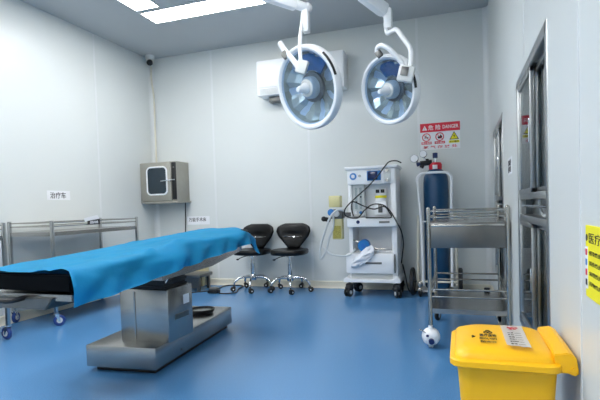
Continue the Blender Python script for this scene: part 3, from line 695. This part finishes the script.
# carbon dioxide canister on the left
ca = part(MB().bb(-1.262, -1.145, 4.60, 4.70, .885, 1.0, .008), 'upper_canister', M['amber'], o, 'clear amber canister')
part(MB().bb(-1.250, -1.157, 4.608, 4.692, .890, .955), 'granules', M['olive'], ca)
hd = part(MB().bb(-1.255, -1.125, 4.60, 4.72, .77, .865, .012).bb(-1.16, -1.05, 4.64, 4.72, .79, .83), 'valve_block', M['steeld'], o)
part(MB().cyl((-1.235, 4.60, .835), (-1.235, 4.575, .835), .034), 'valve_dome', M['cyan'], hd)
part(MB().cyl((-1.25, 4.6, .76), (-1.30, 4.58, .77), .022).sph((-1.31, 4.577, .772), .026, 12), 'pressure_valve', M['black'], hd)
part(MB().cyl((-1.18, 4.60, .82), (-1.18, 4.565, .82), .028), 'gauge', M['offwhite'], hd)
cb = part(MB().bb(-1.235, -1.135, 4.61, 4.70, .565, .772, .008), 'lower_canister', M['amber'], o, 'clear amber canister')
part(MB().bb(-1.225, -1.145, 4.607, 4.69, .575, .70), 'granules', M['olive'], cb)
# hoses
def hose(pts, r, m, name, label=None, rib=0, sm=10, par=o): return part(MB().tube(pts, r, 10, smooth=sm, rib=rib), name, m, par, label)
hp = lambda L: [at(px, py, y) for px, py, y in L]
hose(hp([(346, 211, 4.57), (338, 210, 4.54), (331, 217, 4.52), (327, 228, 4.52), (323, 240, 4.54), (321, 250, 4.55), (322, 258, 4.55), (327, 250, 4.55), (330, 238, 4.55), (334, 226, 4.56), (334, 214, 4.57)]), .0095, M['hose'], 'breathing_hose', 'pale corrugated hose', .2, 14)
hose(hp([(324, 247, 4.55), (331, 253, 4.55), (341, 255, 4.55), (350, 254, 4.56), (356, 248, 4.58)]), .008, M['hose'], 'breathing_hose', 'pale corrugated hose', .2, 12)
yf = 4.555
hose(hp([(401, 163.5, 4.59), (396, 161.5, 4.57), (389, 162.5, 4.57), (384, 168, 4.57), (378, 176, 4.58), (368, 187, 4.57), (356, 198, 4.56), (347, 207, 4.56), (345, 213, yf), (348, 216.5, yf), (358, 217.5, yf), (365, 210, yf), (373, 204.5, yf), (383, 205, yf), (390, 211, yf), (396, 221, yf), (401, 231, 4.56), (403, 243, 4.57), (402, 254, 4.6), (401, 262, 4.7)]), .0062, M['black'], 'black_hose', 'black hose looped over the front')
hose(hp([(354, 216, yf), (352, 209, yf), (352.5, 203, yf), (355, 202, yf), (364, 206, yf), (374, 209, yf), (384, 206.5, yf), (389, 212, yf), (391, 217, yf), (380, 217.5, yf), (366, 217.5, yf)]), .006, M['black'], 'black_hose', 'black hose looped over the front')
hose([(-.575, 4.8, .30), (-.55, 4.8, .18), (-.53, 4.82, .06), (-.50, 4.86, .01), (-.46, 4.93, .01)], .007, M['black'], 'power_cord')

# ------------------------------------------------------------------ oxygen cylinder
cxx, cyy, cr = -.235, 4.80, .118
o = absthing('gas_cylinder', (cxx, cyy, .06), 'tall dark blue oxygen cylinder strapped in a white cart', 'gas cylinder')
part(MB().lathe([(0, .055), (.09, .055), (.112, .07), (cr, .10), (cr, 1.10), (.112, 1.15), (.095, 1.19), (.065, 1.22), (.04, 1.235), (.035, 1.25), (0, 1.25)], 40, (cxx, cyy, 0)), 'tank', M['cyl'], o)
part(MB().cyl((cxx, cyy, 1.25), (cxx, cyy, 1.31), .018).cyl((cxx, cyy, 1.30), (cxx-.0, cyy, 1.345), .012).cyl((cxx-.05, cyy, 1.285), (cxx, cyy, 1.285), .015), 'valve', M['chrome'], o)
part(MB().cyl((cxx+.0, cyy, 1.335), (cxx+.0, cyy, 1.385), .024, n=12), 'valve_wheel', M['dkblue'], o)
tg = part(MB().lathe([(.052, 1.205), (.060, 1.22), (.062, 1.27), (.052, 1.29), (.045, 1.27), (.045, 1.22)], 28, (cxx, cyy, 0)), 'neck_collar', M['red'], o, 'red collar')
part(MB().box((cxx+.0, cyy-.0635, 1.245), (.045, .004, .04), .001), 'tag', M['paper'], tg)
o2 = absthing('pressure_regulator', (cxx-.1, cyy-.02, 1.3), 'black and chrome regulator with two round gauges on the gas cylinder', 'regulator')
part(MB().cyl((cxx-.03, cyy-.02, 1.295), (cxx-.14, cyy-.03, 1.285), .026, n=20).cyl((cxx-.11, cyy-.03, 1.285), (cxx-.13, cyy-.035, 1.245), .02).cyl((cxx-.075, cyy-.02, 1.29), (cxx-.075, cyy-.02, 1.33), .016), 'regulator_body', M['black'], o2)
for (gx, gz, r) in ((-.105, 1.375, .036), (-.19, 1.335, .040)):
    g_ = part(MB().lathe([(0, .0), (r*.9, .0), (r, .008), (r, .03), (r*.92, .034), (r*.88, .030), (0, .030)], 28, (cxx+gx, cyy-.03, gz), (-.15, -1, .05)), 'gauge', M['chrome'], o2)
    q = V((cxx+gx, cyy-.03, gz))+V((-.15, -1, .05)).normalized()*.031
    part(MB().cyl(q, q+V((-.15, -1, .05)).normalized()*.002, r*.86, n=24), 'dial', M['paper'], g_)
    part(MB().cyl((cxx+gx, cyy-.02, gz-.025), (cxx+gx*.75, cyy-.025, 1.29), .008), 'stem', M['chrome'], g_)
part(MB().cyl((cxx-.14, cyy-.03, 1.285), (cxx-.175, cyy-.035, 1.275), .018), 'adjusting_knob', M['dkblue'], o2)
# cart
o = absthing('cylinder_cart', (-.26, 4.72, 0), 'white tubular two-wheeled cart holding the blue gas cylinder', 'cart')
hy = 4.665
part(MB().tube([(-.362, hy, .10), (-.366, hy, .5), (-.372, hy, .75), (-.392, hy, 1.05), (-.40, hy, 1.13), (-.375, hy, 1.17), (-.33, hy, 1.185), (-.15, hy, 1.185), (-.105, hy, 1.165), (-.085, hy, 1.12), (-.088, hy, .95), (-.092, hy, .5), (-.095, hy, .10)], .0125, 12, smooth=5), 'handle_frame', M['white'], o)
for x in (-.372, -.088): part(MB().cyl((x-.03 if x < -.2 else x+.025, 4.72, .78), (x-.045 if x < -.2 else x+.04, 4.72, .10), .013), 'side_tube', M['cream'], o)
part(MB().bb(-.41, -.05, 4.66, 4.94, .04, .054, .003), 'foot_plate', M['white'], o)
part(MB().tube([(cxx+(cr+.006)*math.cos(a), cyy+(cr+.006)*math.sin(a), .72) for a in [2*PI*k/32 for k in range(32)]], .006, 8, closed=True).cyl((-.372, hy, .72), (cxx-.07, cyy-.10, .72), .007), 'retaining_ring', M['white'], o)
part(MB().cyl((-.395, 4.665, .14), (-.05, 4.665, .14), .010), 'lower_bar', M['cream'], o)
part(MB().cyl((-.475, 4.73, .135), (-.01, 4.73, .135), .010), 'axle', M['steeld'], o)
for x in (-.468, -.02):
    w_ = part(MB().lathe([(.085, -.018), (.12, -.02), (.135, -.01), (.135, .01), (.12, .02), (.085, .018)], 36, (x, 4.73, .135), (1, 0, 0)), 'wheel', M['black'], o)
    part(MB().cyl((x-.014, 4.73, .135), (x+.014, 4.73, .135), .09, n=28), 'rim', M['steeld'], w_)
for x in (-.39,):
    c_ = part(MB().cyl((x, 4.62, .08), (x, 4.62, .12), .01).bb(x-.02, x+.02, 4.60, 4.64, .06, .085, .006).bb(x-.02, x+.02, 4.62, 4.67, .10, .14, .004), 'caster', M['tube'], o)
    part(MB().lathe([(0, -.012), (.03, -.012), (.04, -.006), (.04, .006), (.03, .012), (0, .012)], 24, (x, 4.62, .04), (1, .2, 0)), 'caster_wheel', M['black'], c_)

# ------------------------------------------------------------------ surgical lamps
def lamp(center, dia, off, drop, label, grip):
    c = V(center); tc_ = (V((0, 0, CAM_H))-c).normalized(); right = tc_.cross(V((0, 0, 1))).normalized()*-1
    # face the room: part towards the door side where the picture was taken, part to the left and down
    a = math.radians(off); n = (tc_*math.cos(a)+(-right*.99+V((0, 0, -drop))).normalized()*math.sin(a)).normalized()
    R = dia/2
    o = absthing('surgical_lamp', c, label, 'surgical lamp', 'round surgical lamps on ceiling arms')
    dep = dia*.22
    # local frame: n faces out of the open side
    sh = part(MB().lathe([(0, -dep), (R*.35, -dep*.98), (R*.62, -dep*.82), (R*.85, -dep*.5), (R*.96, -dep*.30), (R*.995, -.045), (R, -.03), (R*1.0, .012), (R*.97, .024), (R*.92, .024), (R*.84, .0), (R*.86, -.03), (R*.80, -dep*.4), (R*.6, -dep*.72), (R*.3, -dep*.88), (0, -dep*.9)], 56, c, n), 'housing', M['white'], o)
    # faceted mirror
    t_ = bmesh.new(); K = 22; lv = [(.845, -.003), (.80, -dep*.33), (.64, -dep*.60), (.45, -dep*.76), (.22, -dep*.84)]; rg = []
    q = V((0, 0, 1)).rotation_difference(n)
    for j, (rr, hh) in enumerate(lv):
        rg.append([t_.verts.new((R*rr*math.cos(2*PI*k/K), R*rr*math.sin(2*PI*k/K), hh+(.026*((k*7) % 3-1) if 0 < j < 4 else 0))) for k in range(K)])
    for A, B in zip(rg, rg[1:]):
        for k in range(K): t_.faces.new((A[k], A[(k+1) % K], B[(k+1) % K], B[k]))
    t_.faces.new(rg[-1])
    bmesh.ops.transform(t_, matrix=Matrix.Translation(c) @ q.to_matrix().to_4x4(), verts=t_.verts[:]); m_ = MB(); m_.add(t_)
    part(m_, 'reflector', M['mirror'], o).data.set_sharp_from_angle(angle=.1)
    side = n.cross(V((0, 0, 1))).normalized(); upv = side.cross(n).normalized()
    if upv.z < 0: upv = -upv
    if side.dot(right) < 0: side = -side
    # blue tinted filter panes inside the upper half
    arc = [c+(side*math.cos(t)+upv*math.sin(t))*R*r_+n*(-dep*.30 if r_ > .6 else -dep*.45) for r_, rng in ((.78, range(0, 13)), (.40, range(12, -1, -1))) for t in [math.radians(35+6.5*k) for k in rng]]
    part(MB().prism(arc, n*.006), 'heat_filter', M['filter'], o, 'blue heat filter')
    # halogen bulb housing on the axis with the sterile grip
    bh = part(MB().lathe([(0, -dep*.8), (R*.24, -dep*.78), (R*.27, -.05), (R*.26, -.005), (R*.2, .014), (0, .016)], 32, c, n), 'bulb_housing', M['offwhite'], o)
    part(MB().lathe([(R*.27, -.085), (R*.36, -.08), (R*.36, -.055), (R*.27, -.05)], 32, c, n), 'filter_ring', M['steeld'], bh)
    part(MB().lathe([(0, .012), (R*.13, .012), (R*.14, .03), (R*.10, .05), (R*.075, .095), (R*.055, .11), (0, .112)], 24, c, n), 'grip', M['white'], bh)
    part(MB().lathe([(R*.12, .008), (R*.87, .008), (R*.87, .012), (R*.12, .012), (R*.12, .008)], 48, c, n), 'cover_glass', M['lampglass'], o)
    # dark grip slot on the rim
    part(MB().tube([c+(side*math.cos(t)+upv*math.sin(t))*R*.99+n*.012 for t in [math.radians(v) for v in grip]], .010, 8, smooth=3), 'rim_handle', M['black'], o, 'dark grip on the rim')
    return o, c, n, side, upv, R, dep
o, c, n, side, upv, R, dep = lamp(at(307.5, 88, 3.6), .655, 45, .14, 'large round surgical lamp, left of the two, with white rim', (6, 13, 20, 27, 34, 41))
# yoke: drop tube, joint block and cross bar over the rim
jt = at(305.5, 16, 3.62); piv = at(302, 68, 3.45)
part(MB().tube([at(303, 13, 3.62), at(302, 24, 3.6), at(300, 40, 3.52), at(300.5, 58, 3.44), piv], .015, 12, smooth=5), 'yoke', M['white'], o)
part(MB().box((at(306, 20, 3.62)), (.055, .07, .20), .012), 'joint_block', M['white'], o)
part(MB().tube([at(280, 43, 3.42), at(285, 51, 3.40), at(293, 60, 3.38), at(300, 70, 3.38)], .022, 12, smooth=4), 'side_bar', M['white'], o)
part(MB().box(at(302, 67, 3.37), (.085, .04, .10), .01, Matrix.Rotation(.35, 3, 'Y')), 'control_box', M['offwhite'], o)
part(MB().box(at(285, 55, 3.385), (.05, .03, .06), .008, Matrix.Rotation(-.6, 3, 'Y')), 'switch_box', M['steeld'], o)
MNT = V((-1.25, 2.75, ZC)); cn = V((MNT.x, MNT.y, 2.55))
armL = MB(); e1 = V((-1.62, 3.25, 2.60)); e2 = at(307, 8, 3.62)
tmp = (e2-e1).normalized()
armL.tube([e1, e1.lerp(e2, .3), e1.lerp(e2, .7), e2], .036, 14); armL.sph(e2, .042, 14); armL.box(e1.lerp(e2, .62), (.30, .085, .095), .02, V((1, 0, 0)).rotation_difference(tmp).to_matrix())
armL.sph(e1, .045, 14); armL.cyl(e1, e1+V((0, 0, .10)), .035); armL.tube([e1+V((0, 0, .08)), V((MNT.x, MNT.y, e1.z+.08))], .032, 12)
part(armL, 'arm', M['white'], o)
o, c, n, side, upv, R, dep = lamp(at(388.5, 90, 3.6), .515, 40, .12, 'smaller round surgical lamp, right of the two, nearer the danger sign', (-8, -3, 2, 7, 12, 17))
part(MB().tube([at(387.5, 16, 3.6), at(386.5, 26, 3.6), at(387.5, 33, 3.58), at(392, 31, 3.55), at(397, 30, 3.52), at(403, 38, 3.48), at(410, 48, 3.45), at(411, 58, 3.44), at(410, 68, 3.43)], .017, 12, smooth=5), 'yoke', M['white'], o)
part(MB().box(at(388, 19, 3.6), (.06, .07, .15), .012), 'joint_block', M['white'], o)
part(MB().tube([at(377, 53, 3.40), at(377.5, 48, 3.38), at(382, 45.5, 3.36), at(389, 49, 3.35), at(397, 57, 3.36), at(404, 66, 3.38)], .017, 12, smooth=5), 'side_bar', M['white'], o)
part(MB().box(at(406, 74, 3.37), (.11, .045, .11), .012, Matrix.Rotation(.25, 3, 'Y')), 'control_box', M['offwhite'], o)
part(MB().box(at(404.5, 71, 3.342), (.05, .008, .06), .002, Matrix.Rotation(.25, 3, 'Y')), 'key_panel', M['steeld'], o)
part(MB().box(at(379, 54, 3.39), (.045, .03, .05), .008, Matrix.Rotation(-.6, 3, 'Y')), 'switch_box', M['steeld'], o)
armR = MB(); e1 = at(352, -14, 3.35); e2 = at(386, 12, 3.6); tmp = (e2-e1).normalized()
armR.tube([e1, e1.lerp(e2, .5), e2], .036, 14); armR.sph(e2, .042, 14); armR.box(e1.lerp(e2, .62), (.24, .085, .095), .02, V((1, 0, 0)).rotation_difference(tmp).to_matrix())
armR.sph(e1, .045, 14); armR.cyl(e1, V((e1.x, e1.y, 2.615)), .035); armR.tube([V((e1.x, e1.y, 2.6)), V((MNT.x, MNT.y, 2.6))], .032, 12)
part(armR, 'arm', M['white'], o)
o = absthing('lamp_mount', MNT, 'white ceiling column outside the picture carrying both surgical lamp arms', 'ceiling mount')
part(MB().cyl((MNT.x, MNT.y, ZC-.03), (MNT.x, MNT.y, ZC), .14, n=32), 'ceiling_flange', M['white'], o)
part(MB().cyl((MNT.x, MNT.y, 2.52), (MNT.x, MNT.y, ZC-.03), .05, n=24), 'column', M['white'], o)

# ------------------------------------------------------------------ yellow medical waste bin
o = absthing('waste_bin', (.105, 1.44, 0), 'yellow medical waste bin with a hinged lid beside the right wall', 'waste bin')
bx0, bx1, by0, by1 = -.013, .221, 1.300, 1.575
def rr_ring(x0, x1, y0, y1, r, z, n=5):
    out = []
    for (cx, cy, a0) in ((x1-r, y1-r, 0), (x0+r, y1-r, 90), (x0+r, y0+r, 180), (x1-r, y0+r, 270)):
        for k in range(n+1):
            a = math.radians(a0+90*k/n); out.append((cx+r*math.cos(a), cy+r*math.sin(a), z))
    return out
def loft(rings, cap0=True, cap1=True):
    m_ = MB(); t_ = bmesh.new(); R0 = [[t_.verts.new(p) for p in r] for r in rings]; n = len(R0[0])
    for A, B in zip(R0, R0[1:]):
        for k in range(n): t_.faces.new((A[k], A[(k+1) % n], B[(k+1) % n], B[k]))
    if cap0: t_.faces.new(R0[0][::-1])
    if cap1: t_.faces.new(R0[-1])
    m_.add(t_); return m_
part(loft([rr_ring(bx0+.03, bx1-.03, by0+.03, by1-.03, .03, 0), rr_ring(bx0+.025, bx1-.025, by0+.025, by1-.025, .035, .01), rr_ring(bx0-.004, bx1+.001, by0+.004, by1-.004, .03, .44), rr_ring(bx0-.008, bx1+.003, by0, by1, .03, .468)]), 'tub', M['yellow'], o)
z_ = .468
lid = part(loft([rr_ring(bx0-.020, bx1+.008, by0-.020, by1+.02, .03, z_), rr_ring(bx0-.024, bx1+.010, by0-.024, by1+.022, .035, z_+.003), rr_ring(bx0-.024, bx1+.009, by0-.024, by1+.022, .035, z_+.017), rr_ring(bx0-.021, bx1+.007, by0-.021, by1+.020, .035, z_+.020),
     rr_ring(bx0-.013, bx1+.0, by0-.010, by1+.012, .035, z_+.0215), rr_ring(bx0-.011, bx1-.002, by0-.007, by1+.010, .035, z_+.030), rr_ring(bx0-.006, bx1-.008, by0-.002, by1+.004, .04, z_+.037), rr_ring(bx0+.015, bx1-.020, by0+.025, by1-.012, .05, z_+.047), rr_ring(bx0+.04, bx1-.05, by0+.07, by1-.06, .05, z_+.051)]), 'lid', M['yellow'], o)
zl = z_+.0525
part(MB().prism([(bx1-.01, by0+.0, z_-.002), (bx1-.01, by0+.0, z_+.044), (bx1+.024, by0+.0, z_+.050), (bx1+.040, by0+.0, z_+.040), (bx1+.046, by0+.0, z_+.004), (bx1+.043, by0+.0, z_-.006), (bx1+.032, by0+.0, z_-.008), (bx1+.026, by0+.0, z_-.002)], (0, by1-by0-.0, 0), .0025), 'hinge_cover', M['yellow'], o)
part(MB().cyl((bx1+.034, by0-.004, z_+.006), (bx1+.034, by0+.002, z_+.006), .007), 'hinge_pin', M['yellow'], o)
part(MB().bb(bx0-.025, bx0+.04, 1.38, 1.49, .005, .03, .006), 'pedal', M['yellow'], o)
# print on the lid
txt(lid, '医疗废物', .02, (.064, 1.415, zl), M['ink'], 'printing', X=(1, .0, 0), Y=(0, 1, 0), fit=(.044, .026))
txt(lid, 'MEDICAL WASTE', .01, (.063, 1.382, zl), M['ink'], 'printing', X=(1, .0, 0), Y=(0, 1, 0), fit=(.044, .018))
txt(lid, '感染性 INFECTIOUS', .01, (.062, 1.352, zl), M['ink'], 'printing', X=(1, .0, 0), Y=(0, 1, 0), fit=(.040, .018))
m_ = MB()
for k in range(3):
    a = 2*PI*k/3+PI/2; q = V((.065+.006*math.cos(a), 1.453+.009*math.sin(a), zl))
    m_.tube([q+V((.006*math.cos(b), .008*math.sin(b), 0)) for b in [2*PI*i/14 for i in range(14)]], .0012, 5, closed=True)
part(m_, 'biohazard_mark', M['ink'], lid)
m_ = MB(); m_.tube([V((.024+.005*math.cos(b), 1.398+.010*math.sin(b), zl)) for b in [2*PI*i/3 for i in range(3)]], .0015, 5, closed=True); part(m_, 'recycling_mark', M['ink'], lid)
# paper sticker
stk = absthing('paper_label', (.12, 1.46, zl), 'white paper label with small printing stuck on the yellow bin lid', 'label')
def lidpt(x, y):        # over the gently domed lid
    z = zl+.0006
    return V((x, y, z))
rows_ = []
A0, A1, B0, B1 = (.104, 1.535), (.163, 1.535), (.106, 1.313), (.163, 1.301)
for i in range(13):
    f_ = i/12; a = V(A0).lerp(V(B0), f_); b = V(A1).lerp(V(B1), f_)
    rows_.append([lidpt(*(a.lerp(b, k/6)))+V((0, 0, .0015*math.sin(k*1.1+f_*5)**2+(.004 if i == 12 else 0))) for k in range(7)])
part(MB().grid(rows_, .0005), 'sheet', M['paper'], stk)
sx, sy = V((.965, -.03, 0)), V((.03, .999, 0))
txt(stk, '感染性\n废物', .02, (.134, 1.495, zl+.0028), M['red'], X=(1, -.02, 0), Y=(.03, 1, 0), fit=(.030, .028), bold=0)
for k in range(6): txt(stk, ('科室', '日期', '重量', '交接人', '医院感染', '备注')[k]+' ____', .01, (.134, 1.445-.022*k, zl+.0028), M['steeld'], X=(1, -.02, 0), Y=(.03, 1, 0), fit=(.034, .007), bold=-.01)

for r_ in C.objects:
    if r_.parent is None and r_.name in ('anaesthesia_machine', 'breathing_bag'): r_.location.y -= .075; r_.location.x += .012
for r_ in ROOTS:
    if '_abs' in r_: del r_['_abs']

# ------------------------------------------------------------------ world and view
wd = bpy.data.worlds.new('world'); bpy.context.scene.world = wd; wd.use_nodes = True
wd.node_tree.nodes['Background'].inputs[0].default_value = (.6, .7, .8, 1); wd.node_tree.nodes['Background'].inputs[1].default_value = .05
vs = bpy.context.scene.view_settings; vs.view_transform = 'Standard'; vs.look = 'None'; vs.exposure = 0; vs.gamma = 1; vs.use_curve_mapping = False
